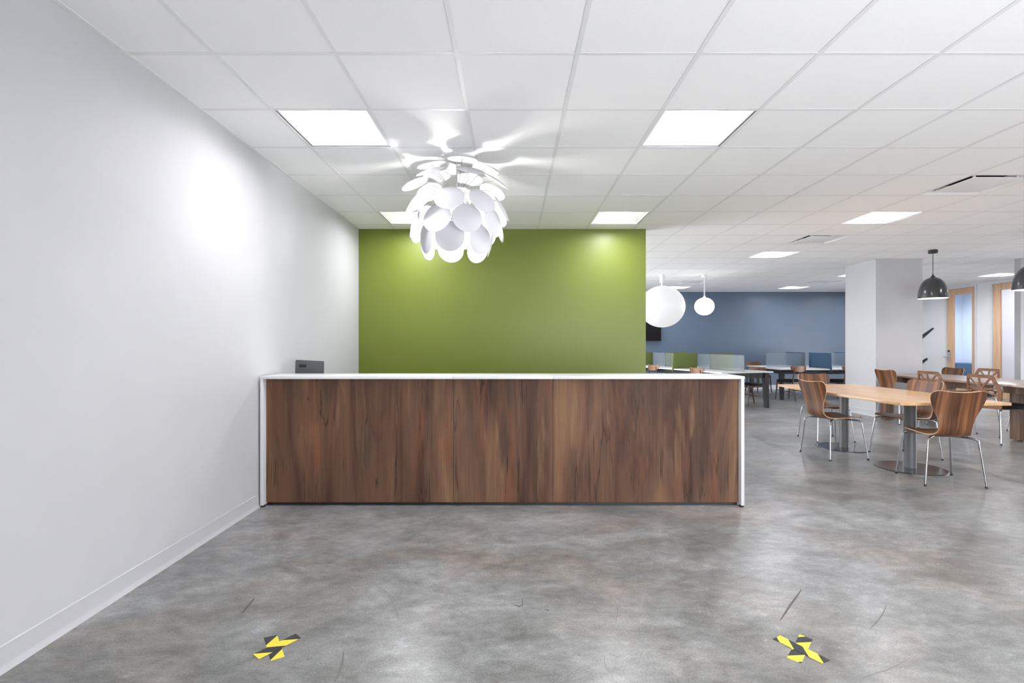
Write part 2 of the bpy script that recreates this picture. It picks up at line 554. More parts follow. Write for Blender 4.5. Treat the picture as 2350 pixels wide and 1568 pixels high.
def glazed_door(name, y0, y1, glass_mat, handle_far):
    d = struct(thing(name, None, None, (XR, 0, 0)))
    fr = MB()
    fr.box(-0.02, 0.10, y0, y0 + 0.05, 0, 2.70); fr.box(-0.02, 0.10, y1 - 0.05, y1, 0, 2.70)
    fr.box(-0.02, 0.10, y0 + 0.05, y1 - 0.05, 2.655, 2.70)
    fr.build('door_frame', M['alu'], d)
    a, b = y0 + 0.052, y1 - 0.052
    x0, x1 = 0.015, 0.06
    MB().box(x0, x1, a, a + 0.11, 0.012, 2.65).build('stile', M['maple'], d, bevel=0.002)
    MB().box(x0, x1, b - 0.17, b, 0.012, 2.65).build('stile', M['maple'], d, bevel=0.002)
    MB().box(x0, x1, a + 0.11, b - 0.17, 2.50, 2.65).build('rail', M['maple'], d, bevel=0.002)
    MB().box(x0, x1, a + 0.11, b - 0.17, 0.012, 0.26).build('rail', M['maple'], d, bevel=0.002)
    MB().box(0.033, 0.041, a + 0.11, b - 0.17, 0.26, 2.50).build('glass_pane', glass_mat, d)
    if handle_far:
        yc = b - 0.06
        plate = MB()
        poly = []
        for k in range(24):
            t = 2 * PI * k / 24
            poly.append((0.033 * math.cos(t), 0.033 * math.sin(t) + (0.115 if math.sin(t) > 0 else -0.115)))
        plate.add([(x0, yc + p[0], 0.965 + p[1]) for p in poly] + [(x0 - 0.022, yc + p[0], 0.965 + p[1]) for p in poly],
                  [tuple(range(24)), tuple(range(47, 23, -1))] + [(i, (i + 1) % 24, 24 + (i + 1) % 24, 24 + i) for i in range(24)])
        po = plate.build('lock_plate', M['satin'], d, smooth=True)
        MB().tube([(x0 - 0.021, yc, 1.075), (x0 - 0.032, yc, 1.075)], 0.026, 20).build('key_reader', M['black'], po, smooth=True)
        MB().tube([(x0 - 0.02, yc, 0.93), (x0 - 0.055, yc, 0.93), (x0 - 0.06, yc + 0.01, 0.93), (x0 - 0.06, yc + 0.12, 0.93)], 0.010, 12).build('lever', M['satin'], po, smooth=True)
    return d

glazed_door('door_1', D1[0], D1[1], M['clear'], True)
glazed_door('door_2', D2[0], D2[1], M['officefrost'], False)

# rooms behind the doors
struct(MB().box(XR + 0.12, OFFX, OFFY, OFFY + 0.1, 0, WT).build('wall_office_back', M['officeblue']))
struct(MB().box(OFFX, OFFX + 0.1, 10.7, OFFY + 0.1, 0, WT).build('wall_office_side', M['officeblue']))
struct(MB().box(XR + 0.12, OFFX, 12.0, 12.08, 0, WT).build('wall_partition', M['white_lit']))
struct(MB().box(XR + 0.12, OFFX, 10.65, 10.75, 0, WT).build('wall_office_front', M['white_lit']))
struct(MB().box(XR, XR + 0.12, YB + 0.12, OFFY + 0.1, 0, WT).build('wall_office_left', M['officeblue']))

# columns
def column(name, x0, x1, y0, y1):
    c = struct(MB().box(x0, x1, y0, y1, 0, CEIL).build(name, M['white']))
    return c
COLX = ((2010 - CX) / F * 8.72, (2117 - CX) / F * 8.72)
COLY = (8.72, 9.52)
column('wall_column', COLX[0], COLX[1], COLY[0], COLY[1])
baseboard('baseboard_column', [(COLX[1], COLY[1]), (COLX[1], COLY[0]), (COLX[0], COLY[0]), (COLX[0], COLY[1])])
column('wall_pier', 8.71, 9.5, 8.66, 8.77)
baseboard('baseboard_pier', [(9.5, 8.66), (8.71, 8.66), (8.71, 8.77)])

# ------------------------------------------------------------------ ceiling grid
GX0, GXS = 0.331, 0.611
GY0, GYS = 2.557, 0.610
def gx(k): return GX0 + GXS * k
def gy(k): return GY0 + GYS * k
cols = list(range(-4, 19)); rows = list(range(-9, 20))
TROFF = {}
for r, ks in ((1, (-3, 1, 6)), (5, (-3, 1, 6, 11)), (9, (6, 1)), (13, (11, 16, 1, -3)), (17, (6, 11, 1, 14)), (15, (14,)),  # those hidden behind the green wall and column are added for brightness
              (-3, (1, 6, 11)), (9, (16,)), (5, (16,)), (1, (11,))):
    for k in ks: TROFF[(k, r)] = 1
VENT = {(6, 3), (6, 7), (6, 15), (11, 15)}
bw = 0.012
# runners
for k in cols:
    x = gx(k)
    if XL + 0.05 < x < XR - 0.03:
        MB().box(x - bw, x + bw, YF, YB, CEIL, CEIL + 0.002).build('ceiling_runner', M['bar'], ceiling)
for r in rows:
    y = gy(r)
    if YF + 0.05 < y < YB - 0.03:
        xs = [XL] + [gx(k) for k in cols if XL + 0.05 < gx(k) < XR - 0.03] + [XR]
        m_ = MB()
        for a, b in zip(xs[:-1], xs[1:]):
            m_.box(a + (bw if a > XL else 0), b - (bw if b < XR else 0), y - bw, y + bw, CEIL + 0.0002, CEIL + 0.002)
        m_.build('ceiling_cross_bar', M['bar'], ceiling)
m_ = MB()
m_.box(XL, XL + 0.022, YF, YB, CEIL - 0.001, CEIL + 0.006)
m_.box(XL + 0.022, XR, YB - 0.022, YB, CEIL - 0.001, CEIL + 0.006)
m_.box(XR - 0.022, XR, YF, YB - 0.022, CEIL - 0.001, CEIL + 0.006)
m_.build('wall_angle', M['bar'], ceiling)
cells = []
for k in cols:
    for r in rows:
        x0, x1 = max(gx(k), XL), min(gx(k + 1), XR)
        y0, y1 = max(gy(r), YF), min(gy(r + 1), YB)
        if x1 - x0 < 0.03 or y1 - y0 < 0.03: continue
        if (k, r) in TROFF or (k, r) in VENT: continue
        yc = (y0 + y1) / 2; xc = (x0 + x1) / 2
        vis = False
        if y1 > 0.3:
            for (xx, yy) in ((x0, y1), (x1, y1), (xc, yc), (x0, y0), (x1, y0)):
                if yy <= 0.3: continue
                px = CX + F * xx / yy; py = HY - F * (CEIL - HC) / yy
                if -5 < px < 2355 and -5 < py:
                    vis = True
            if yc > YG + 0.2 and xc / yc < XG / YG - 0.05: vis = False
        cells.append((not vis, xc * xc + yc * yc, x0, x1, y0, y1))
cells.sort()
tm = {}
rest = MB()
for i, (hid, d2, x0, x1, y0, y1) in enumerate(cells):
    w, h = x1 - x0 - 0.012, y1 - y0 - 0.012
    if not hid and i < 300:
        key = (round(w, 3), round(h, 3))
        if key not in tm:
            tm[key] = MB().box(-w / 2, w / 2, -h / 2, h / 2, 0, 0.014).mesh('ceiling_tile', M['tile'])
        link('ceiling_tile', tm[key], ceiling, ((x0 + x1) / 2, (y0 + y1) / 2, CEIL + 0.0025))
    else:
        rest.box(x0 + 0.006, x1 - 0.006, y0 + 0.006, y1 - 0.006, CEIL + 0.0025, CEIL + 0.0165)
tag(rest.build('ceiling_tile_field', M['tile'], ceiling), kind='stuff')

# ------------------------------------------------------------------ recessed lights
def make_troffer():
    t = thing('recessed_light', '', 'ceiling light')
    h = 0.290
    fr = MB()
    for (a, b, c, d) in ((-h, h, -h, -h + 0.012), (-h, h, h - 0.012, h), (-h, -h + 0.012, -h + 0.012, h - 0.012), (h - 0.012, h, -h + 0.012, h - 0.012)):
        fr.box(a, b, c, d, 0.007, 0.016)
    fr.build('frame', M['reflector'], t)
    # curved reflector wings: shallow at the outer edge, deep beside the lens
    vs = []; fs = []
    N = 14
    xs = []
    for i in range(N + 1):
        u = -1 + 2 * i / N
        x = u * (h - 0.010)
        z = 0.014 + 0.085 * (1 - abs(u) ** 1.8)
        xs.append((x, z))
    for x, z in xs:
        vs += [(x, -h + 0.010, z), (x, h - 0.010, z)]
    for i in range(N):
        fs.append((2 * i, 2 * i + 1, 2 * i + 3, 2 * i + 2))
    m = MB().add(vs, fs)
    for s in (-1, 1):
        y = s * (h - 0.011)
        ev = [(x, y, z) for x, z in xs] + [(xs[-1][0], y, 0.012), (xs[0][0], y, 0.012)]
        m.add(ev, [tuple(range(len(ev)))])
    m.build('reflector', M['reflector'], t, smooth=True, fix=False)
    # convex lens strip
    vs = []; fs = []
    prof = []
    for i in range(8):
        a = PI * i / 7
        prof.append((-0.085 * math.cos(a), 0.060 - 0.045 * math.sin(a)))
    ys = [-0.272, -0.245, 0.245, 0.272]
    sh = [0.6, 1.0, 1.0, 0.6]
    for y, s in zip(ys, sh):
        vs += [(x * s, y, 0.060 - (0.060 - z) * s) for x, z in prof]
    n = len(prof)
    for j in range(len(ys) - 1):
        for i in range(n - 1):
            fs.append((j * n + i, j * n + i + 1, (j + 1) * n + i + 1, (j + 1) * n + i))
    fs += [tuple(range(n)), tuple(range((len(ys) - 1) * n, len(ys) * n))]
    MB().add(vs, fs).build('lens', M['lens'], t, smooth=True)
    ld = bpy.data.lights.new('lamp_tube', 'AREA')
    ld.shape = 'RECTANGLE'; ld.size = 0.15; ld.size_y = 0.48
    ld.energy = TROFFER_WATTS; ld.color = LIGHT_COL; ld.spread = math.radians(165)
    lo = bpy.data.objects.new('lamp_tube', ld); C.objects.link(lo)
    lo.parent = t; lo.location = (0, 0, 0.012)
    return t

TL = {
    (-3, 1): 'square recessed ceiling light by the white side wall, two tiles ahead of the leafy chandelier',
    (1, 1): 'square recessed ceiling light nearest above the reception counter, away from the white wall',
    (-3, 5): 'recessed ceiling light over the corner where white and green walls meet',
    (1, 5): 'recessed ceiling light against the free end of the green wall',
    (6, 5): 'recessed ceiling light between the two nearest square air vents, above the pale oak table',
    (6, 9): 'recessed ceiling light past the second air vent, short of the globe lamps',
    (11, 13): 'recessed ceiling light partly hidden behind the white column',
    (6, 17): 'recessed ceiling light behind the big globe lamp near the blue wall',
    (11, 17): 'recessed ceiling light in front of the middle of the blue wall',
    (16, 13): 'recessed ceiling light in front of the glazed wooden doors',
}
proto_t = make_troffer()
first = True
for (k, r) in TROFF:
    loc = ((gx(k) + gx(k + 1)) / 2, (gy(r) + gy(r + 1)) / 2, CEIL)
    lab = TL.get((k, r), 'recessed ceiling light added unseen behind the green wall or column for brightness' if r > 5 and k != 16 else 'recessed ceiling light over the rest of the room, outside the view')
    if first:
        proto_t.location = loc; proto_t['label'] = lab; proto_t['group'] = 'recessed square ceiling lights'; first = False
    else:
        dup(proto_t, loc, 0, lab, 'recessed square ceiling lights')
# unseen office lights, added to brighten the rooms behind the glass
for (x, y, lab) in ((12.3, 13.2, 'added unseen ceiling light inside the blue office by the door'), (12.9, 14.6, 'added unseen ceiling light inside the blue office by the far wall'), (13.4, 13.0, 'added unseen ceiling light inside the blue office over the cabinet'), (12.0, 15.0, 'added unseen ceiling light inside the blue office in the far corner'), (12.0, 11.4, 'added unseen ceiling light just inside the milky glass door'), (12.7, 11.4, 'added unseen ceiling light inside the office behind the milky glass door')):
    od = dup(proto_t, (x, y, CEIL + 0.05), 0, lab, 'added office ceiling lights')
    for c_ in od.children:
        if c_.type == 'LIGHT':
            c_.data = c_.data.copy(); c_.data.energy = 22.0

# ------------------------------------------------------------------ air vents
def make_vent():
    t = thing('air_vent', '', 'air vent')
    h = 0.293
    m = MB()
    # sloped collar: outer square flush with the grid, inner square higher
    o = [(-h, -h), (h, -h), (h, h), (-h, h)]
    prof = [(1.0, 0.001), (0.93, 0.010), (0.80, 0.075)]
    vs = [(x * s, y * s, z) for s, z in prof for x, y in o]
    fs = []
    for j in range(2):
        for i in range(4):
            fs.append((j * 4 + i, j * 4 + (i + 1) % 4, (j + 1) * 4 + (i + 1) % 4, (j + 1) * 4 + i))
    m.add(vs, fs)
    m.build('collar', M['diff'], t, fix=False)
    MB().box(-0.24, 0.24, -0.24, 0.24, 0.076, 0.09).build('duct_opening', M['duct'], t)
    pl = MB().box(-0.215, 0.215, -0.215, 0.215, 0.004, 0.012).build('plaque', M['diff'], t, bevel=0.003)
    for sx in (-1, 1):
        for sy in (-1, 1):
            MB().box(sx * 0.19 - 0.008, sx * 0.19 + 0.008, sy * 0.19 - 0.008, sy * 0.19 + 0.008, 0.012, 0.076).build('hanger', M['diff'], t)
    return t

VL = {(6, 3): 'square air vent with hanging plate, large and close, nearest the oak table',
      (6, 7): 'square air vent between two ceiling lights, beyond the oak table',
      (6, 15): 'square air vent beside the small globe lamp',
      (11, 15): 'square air vent half hidden by the white column'}
pv = make_vent(); first = True
for (k, r), lab in VL.items():
    loc = ((gx(k) + gx(k + 1)) / 2, (gy(r) + gy(r + 1)) / 2, CEIL)
    if first:
        pv.location = loc; pv['label'] = lab; pv['group'] = 'square air vents'; first = False
    else:
        dup(pv, loc, 0, lab, 'square air vents')

# ------------------------------------------------------------------ reception desk
DY = F * HC / (1166 - HY)
DX0 = (595.5 - CX) / F * DY; DX1 = (1709.5 - CX) / F * DY
DTOP = HC - (864 - HY) / F * DY
DTH = 0.021
DBACK = 4.26
desk = thing('reception_desk', 'long reception desk with dark wood front and white counter top and sides', 'desk', (0, DY, 0))
s1 = (1040.5 - CX) / F * (DY + 0.05); s2 = (1268.5 - CX) / F * (DY + 0.05)
for a, b in ((DX0, s1 - 0.0008), (s1 + 0.0008, s2 - 0.0008), (s2 + 0.0008, DX1)):
    MB().box(a, b, 0, DBACK - DY, DTOP - DTH, DTOP).build('counter_top', M['lam'], desk, bevel=0.0015)
PT = 0.026
for a, b in ((DX0 + 0.002, DX0 + PT), (DX1 - PT, DX1 - 0.002)):
    sp = MB().box(a, b, 0.004, 0.72, 0.016, DTOP - DTH).build('side_panel', M['lam'], desk, bevel=0.0015)
    for yy in (0.03, 0.66):
        MB().lathe([(0.016, 0), (0.018, 0.004), (0.018, 0.012), (0.008, 0.016)], 16, ((a + b) / 2, yy, 0)).build('foot', M['black'], sp)
edges = [DX0 + PT + 0.001, s1, s2, DX1 - PT - 0.001]
for a, b in zip(edges[:-1], edges[1:]):
    MB().box(a + 0.0012, b - 0.0012, 0.05, 0.072, 0.028, DTOP - DTH - 0.001).build('front_panel', M['wood'], desk)
MB().box(DX0 + PT, DX1 - PT, 0.078, 0.095, 0.0, 0.10).build('plinth', M['black'], desk)
MB().box(DX0 + PT, DX1 - PT, 0.0725, 0.0775, 0.10, DTOP - DTH - 0.002).build('backing_board', M['lam'], desk)
MB().box(DX0 + PT, DX1 - PT, 0.10, 0.72, 0.715, 0.74).build('work_surface', M['lam'], desk)

# monitor on the work surface
mz = 4.40
mx = (710.5 - CX) / F * mz
mon = thing('monitor', 'dark grey monitor back with cable slot standing behind the reception counter', 'monitor', (mx, mz, 0.74), math.radians(4))
mh = HC - (826 - HY) / F * mz - 0.74
pw = 61.5 / F * mz / 2
poly = [(-pw - 0.004, 0.10), (pw + 0.002, 0.10), (pw + 0.002, mh - 0.014), (pw - 0.002, mh - 0.012), (-pw + 0.010, mh), (-pw + 0.002, mh - 0.008)]
m_ = MB()
n = len(poly)
m_.add([(x, -0.018, z) for x, z in poly] + [(x, 0.018, z) for x, z in poly],
       [tuple(range(n)), tuple(range(2 * n - 1, n - 1, -1))] + [(i, (i + 1) % n, n + (i + 1) % n, n + i) for i in range(n)])
m_.build('housing', M['darkgrey'], mon, bevel=0.004)
MB().box(-pw + 0.035, -pw + 0.095, -0.0195, -0.017, mh - 0.064, mh - 0.039).build('cable_slot', M['black'], mon)
MB().box(-0.03, 0.03, -0.01, 0.012, 0.012, 0.2).build('stand', M['darkgrey'], mon, bevel=0.003)
MB().box(-0.09, 0.09, -0.07, 0.07, 0.0, 0.012).build('stand_base', M['darkgrey'], mon, bevel=0.003)

# ------------------------------------------------------------------ disc chandelier
def lamp_point(parent, loc, radius, watts, col):
    ld = bpy.data.lights.new('lamp_filament', 'POINT')
    ld.energy = watts; ld.color = col; ld.shadow_soft_size = radius
    lo = bpy.data.objects.new('lamp_filament', ld); C.objects.link(lo)
    lo.parent = parent; lo.location = loc
CHANDELIER_WATTS = 45.0

LX, LY, LZ = -0.435, 4.0, 2.36
ch = thing('disc_chandelier', 'white leafy chandelier of overlapping round discs hanging above the reception desk', 'chandelier', (LX, LY, CEIL))
lz = LZ - CEIL
MB().lathe([(0.0, -0.028), (0.05, -0.026), (0.058, -0.02), (0.060, 0.0)], 28, close=True).build('ceiling_canopy', M['disc'], ch, smooth=True)
MB().tube([(0, 0, -0.025), (0, 0, lz + 0.12)], 0.005, 10).build('cord', M['disc'], ch)
MB().lathe([(0.0, 0.125), (0.03, 0.122), (0.05, 0.10), (0.055, 0.07), (0.05, 0.06)], 24, (0, 0, lz)).build('hub', M['disc'], ch, smooth=True)
MB().lathe([(0.001, -0.033), (0.02, -0.027), (0.033, 0.0), (0.026, 0.025), (0.016, 0.058)], 16, (0, 0, lz)).build('bulb', M['bulb'], ch, smooth=True)
lamp_point(ch, (0, 0, lz), 0.042, CHANDELIER_WATTS, (1.0, 0.975, 0.94))
dr = 0.111
prof = []
for i in range(7):
    r = dr * i / 6
    prof.append((max(r, 0.0005), 0.010 - 0.016 * (r / dr) ** 2))
dm = MB()
dm.lathe(prof + [(dr, -0.0080)] + [(max(r, 0.0005), z - 0.0035) for r, z in prof[::-1][1:]], 36, close=True)
disc_me = dm.mesh('disc', M['disc'], smooth=True)
# (height, ring radius, tilt of the disc normal from straight up, count, phase)
rings = [(2.645, 0.225, 12, 5, -72), (2.525, 0.330, 30, 7, -118), (2.32, 0.368, 60, 9, -94), (2.18, 0.345, 79, 9, -72), (2.05, 0.268, 95, 7, -96)]
for hz, rho, tn, cnt, ph in rings:
    for k in range(cnt):
        a = math.radians(ph + 360.0 * k / cnt + RNG.uniform(-4, 4))
        t = math.radians(tn + RNG.uniform(-5, 5))
        ca, sa = math.cos(a), math.sin(a)
        nrm = Vector((math.sin(t) * ca, math.sin(t) * sa, math.cos(t)))
        ctr = Vector((rho * ca, rho * sa, hz - CEIL + RNG.uniform(-0.012, 0.012)))
        o = link('disc', disc_me, ch)
        o.matrix_local = Matrix.Translation(ctr) @ nrm.to_track_quat('Z', 'Y').to_matrix().to_4x4()
        p0 = Vector((0.05 * ca, 0.05 * sa, lz + 0.09)); p1 = ctr - nrm * 0.003
        cc = (p0 + p1) / 2 + Vector((0, 0, 0.04))
        pts = [p0 * (1 - q) ** 2 + cc * 2 * q * (1 - q) + p1 * q * q for q in (0, 0.25, 0.5, 0.75, 1)]
        MB().tube(pts, 0.0018, 5).build('wire_arm', M['steel'], ch)

# ------------------------------------------------------------------ hazard tape crosses
def clip(poly, a, b, side):
    """keep the part of poly on one side of line ab"""
    out = []
    d = b - a
    f = lambda p: side * (d.x * (p.y - a.y) - d.y * (p.x - a.x))
    for i in range(len(poly)):
        p, q = poly[i], poly[(i + 1) % len(poly)]
        fp_, fq = f(p), f(q)
        if fp_ >= 0: out.append(p)
        if (fp_ >= 0) != (fq >= 0):
            s = fp_ / (fp_ - fq)
            out.append(p + (q - p) * s)
    return out

def strip(parent, org, conv, corners, lines, first_mat, z):
    quad = [conv(c) for c in corners]
    rest_, mi = quad, first_mat
    ctr = sum(quad[:2], Vector((0, 0))) - sum(quad, Vector((0, 0))) / 4         # beyond the end where the sequence starts
    mb_ = MB()
    for (a, b) in lines:
        A, B = conv(a), conv(b)
        d = B - A
        s = 1 if d.x * (ctr.y - A.y) - d.y * (ctr.x - A.x) > 0 else -1
        piece = clip(rest_, A, B, s)
        rest_ = clip(rest_, A, B, -s)
        if len(piece) > 2: mb_.prism([tuple(p - org) for p in piece], z, z + 0.0006, mi)
        mi = 1 - mi
    if len(rest_) > 2: mb_.prism([tuple(p - org) for p in rest_], z, z + 0.0006, mi)
    mb_.build('tape_strip', [M['yellow'], M['blacktape']], parent)

def conv_a(c): return fp(560 + c[0] / 14.256, 1430 + c[1] / 14.256)
def conv_b(c): return fp(1750 + c[0] / 13.056, 1430 + c[1] / 13.056)
oa = conv_a((1080, 800)); ob = conv_b((1130, 800))
ta = thing('tape_cross', 'yellow and black tape cross on the floor on the side of the white wall', 'floor marking', (oa.x, oa.y, 0), 0, 'tape crosses on the floor')
strip(ta, oa, conv_a, [(645, 495), (1085, 402), (1330, 1110), (872, 1252)], [((720, 742), (1082, 425)), ((770, 990), (1140, 640)), ((868, 1222), (1238, 868))], 1, 0.0004)
strip(ta, oa, conv_a, [(1690, 362), (1862, 503), (487, 1202), (293, 1040)], [((1235, 582), (1810, 540)), ((730, 815), (1370, 755)), ((325, 1025), (915, 975))], 1, 0.0012)
tb = thing('tape_cross', 'yellow and black tape cross on the floor on the side of the oak table', 'floor marking', (ob.x, ob.y, 0), 0, 'tape crosses on the floor')
strip(tb, ob, conv_b, [(1110, 348), (1502, 500), (1155, 1217), (728, 1050)], [((1070, 432), (1275, 418)), ((995, 605), (1470, 580)), ((900, 800), (1385, 778)), ((785, 987), (1275, 967)), ((1040, 1182), (1175, 1168))], 0, 0.0004)
strip(tb, ob, conv_b, [(318, 490), (522, 385), (2018, 1125), (1792, 1232)], [((418, 430), (512, 592)), ((768, 508), (945, 808)), ((1198, 718), (1392, 1034)), ((1642, 932), (1828, 1218))], 1, 0.0012)

# ------------------------------------------------------------------ plywood chairs
def interp(ts, vs, t):
    if t <= ts[0]: return vs[0]
    for i in range(len(ts) - 1):
        if t <= ts[i + 1]:
            s = (t - ts[i]) / (ts[i + 1] - ts[i])
            return vs[i] + (vs[i + 1] - vs[i]) * s
    return vs[-1]

def catmull(pts, n):
    out = []
    P = [pts[0]] + list(pts) + [pts[-1]]
    for i in range(1, len(P) - 2):
        p0, p1, p2, p3 = (Vector(p) for p in P[i - 1:i + 3])
        for k in range(n):
            t = k / n
            out.append(0.5 * ((2 * p1) + (-p0 + p2) * t + (2 * p0 - 5 * p1 + 4 * p2 - p3) * t * t + (-p0 + 3 * p1 - 3 * p2 + p3) * t ** 3))
    out.append(Vector(P[-2]))
    return out

def shell_mesh():
    # (forward y, height z, half width)
    key = [(0.225, 0.432, 0.127), (0.218, 0.44, 0.162), (0.19, 0.449, 0.185), (0.1, 0.452, 0.199), (-0.02, 0.444, 0.195), (-0.12, 0.438, 0.169),
           (-0.178, 0.452, 0.141), (-0.208, 0.492, 0.126), (-0.222, 0.545, 0.132), (-0.236, 0.62, 0.151), (-0.256, 0.7, 0.187),
           (-0.274, 0.765, 0.209), (-0.286, 0.806, 0.214), (-0.293, 0.832, 0.205), (-0.297, 0.846, 0.180), (-0.299, 0.85, 0.154)]
    cur = catmull(key, 3)
    NU = 14
    vs = []; fs = []
    for j, p in enumerate(cur):
        y, z, w = p
        back = min(max((z - 0.47) / 0.2, 0), 1) if y < -0.1 else 0
        top = min(max((z - 0.79) / 0.06, 0), 1)
        for i in range(NU + 1):
            u = -1 + 2 * i / NU
            yy = y + back * 0.045 * (u * u) * (w / 0.24) ** 2
            zz = z + (1 - back) * 0.012 * (u * u) + top * 0.010 * (u * u) - top * 0.006
            if j < 4: yy -= 0.018 * u * u
            vs.append((u * w, yy, zz))
    n = NU + 1
    for j in range(len(cur) - 1):
        for i in range(NU):
            fs.append((j * n + i, j * n + i + 1, (j + 1) * n + i + 1, (j + 1) * n + i))
    me = MB().add(vs, fs).mesh('shell', [M['walnut'], M['walnutedge']], False, False)
    # thickness
    bm = bmesh.new(); bm.from_mesh(me)
    bmesh.ops.recalc_face_normals(bm, faces=bm.faces)
    if sum(f.normal.z for f in bm.faces if f.calc_center_median().y > 0) < 0:
        bmesh.ops.reverse_faces(bm, faces=bm.faces)
    bm.normal_update()
    verts = list(bm.verts)
    off = {}
    for v in verts:
        off[v] = bm.verts.new(v.co - v.normal * 0.011)
    faces = list(bm.faces)
    bedges = [e for e in bm.edges if e.is_boundary]
    for f in faces:
        bm.faces.new([off[v] for v in reversed(f.verts)])
    for e in bedges:
        a, b = e.verts
        nf = bm.faces.new((a, b, off[b], off[a])); nf.material_index = 1
    bmesh.ops.recalc_face_normals(bm, faces=bm.faces)
    bm.to_mesh(me); bm.free()
    me.polygons.foreach_set('use_smooth', [True] * len(me.polygons))
    me.set_sharp_from_angle(angle=math.radians(45))
    return me

def chrome_legs(t):
    hub = MB()
    hub.lathe([(0.075, 0.415), (0.08, 0.42), (0.08, 0.428), (0.07, 0.431)], 24)
    hub.build('mounting_plate', M['chrome'], t, smooth=True)
    for sx in (-1, 1):
        for sy in (-1, 1):
            pts = catmull([(0.05 * sx, 0.03 * sy, 0.421), (0.115 * sx, 0.10 * sy, 0.421), (0.172 * sx, 0.158 * sy - 0.005, 0.419), (0.192 * sx, 0.180 * sy - 0.005, 0.405),
                           (0.202 * sx, 0.188 * sy - 0.005, 0.37), (0.238 * sx, 0.222 * sy, 0.012)], 5)
            lg = MB().tube(pts, 0.0088, 10).build('leg', M['chrome'], t, smooth=True)
            MB().tube([(0.2365 * sx, 0.2205 * sy, 0.016), (0.2385 * sx, 0.2225 * sy, 0.0)], 0.0105, 10).build('foot_cap', M['black'], lg, smooth=True)

def make_ply_chair():
    t = thing('plywood_chair', '', 'chair')
    link('shell', shell_mesh(), t)
    chrome_legs(t)
    return t

def make_cutout_chair():
    t = thing('cutout_back_chair', '', 'chair')
    # leaning back panel: coordinates (x, s) with s up along the panel
    def P(x, s, off=0.0):
        lean = math.radians(11)
        y = -0.205 - (s - 0.45) * math.tan(lean) + 0.03 * (x / 0.22) ** 2
        return (x, y - off, s)
    def bar(mb_, a, b, w, th=0.012):
        a = Vector(a); b = Vector(b); d = (b - a).normalized(); n = Vector((-d.y, d.x)) * w / 2
        N = 4
        for i in range(N):
            p = a + (b - a) * (i / N); q = a + (b - a) * ((i + 1) / N)
            c = [p - n, q - n, q + n, p + n]
            mb_.hexa([P(v.x, v.y, 0) for v in c], [P(v.x, v.y, th) for v in c])
    outer = [(-0.165, 0.845), (0.165, 0.845), (0.222, 0.665), (0.185, 0.455), (-0.185, 0.455), (-0.222, 0.665)]
    fr = MB()
    for i in range(6):
        bar(fr, outer[i], outer[(i + 1) % 6], 0.042)
    for x, s in outer:
        c = [Vector((x + 0.021 * math.cos(k * PI / 3), s + 0.021 * math.sin(k * PI / 3))) for k in range(6)]
        fr.add([P(v.x, v.y, 0) for v in c] + [P(v.x, v.y, 0.0121) for v in c], [tuple(range(5, -1, -1)), tuple(range(6, 12))] + [(i, (i + 1) % 6, 6 + (i + 1) % 6, 6 + i) for i in range(6)])
    fr.build('back_frame', M['chairwood'], t)
    ctr = (0.0, 0.675)
    for e in ((-0.15, 0.83), (0.0, 0.845), (0.15, 0.83), (0.21, 0.70), (-0.21, 0.70), (-0.20, 0.60), (0.20, 0.60)):
        m2 = MB(); bar(m2, ctr, e, 0.020); m2.build('back_strut', M['chairwood'], t)
    low = (0.0, 0.56)
    m2 = MB(); bar(m2, ctr, low, 0.022); m2.build('back_strut', M['chairwood'], t)
    for e in ((-0.19, 0.51), (0.19, 0.51), (-0.08, 0.455), (0.08, 0.455)):
        m2 = MB(); bar(m2, low, e, 0.018); m2.build('back_strut', M['chairwood'], t)
    # seat board and black cushion
    pts = []
    for k in range(40):
        a = 2 * PI * k / 40
        c, s = math.cos(a), math.sin(a)
        pts.append((0.215 * abs(c) ** 0.5 * (1 if c > 0 else -1), 0.01 + 0.22 * abs(s) ** 0.5 * (1 if s > 0 else -1)))
    MB().prism([(x * 0.96, y * 0.96) for x, y in pts], 0.432, 0.4405).build('seat_board', M['chairwood'], t)
    cm = MB()
    lay = [(0.98, 0.440), (1.01, 0.452), (1.0, 0.482), (0.94, 0.494)]
    vs = [(x * s, 0.01 + (y - 0.01) * s, z) for s, z in lay for x, y in pts]
    fs = [(j * 40 + i, j * 40 + (i + 1) % 40, (j + 1) * 40 + (i + 1) % 40, (j + 1) * 40 + i) for j in range(3) for i in range(40)]
    fs += [tuple(range(39, -1, -1)), tuple(range(120, 160))]
    cm.add(vs, fs).build('seat_cushion', M['leather'], t, smooth=True)
    chrome_legs(t)
    return t

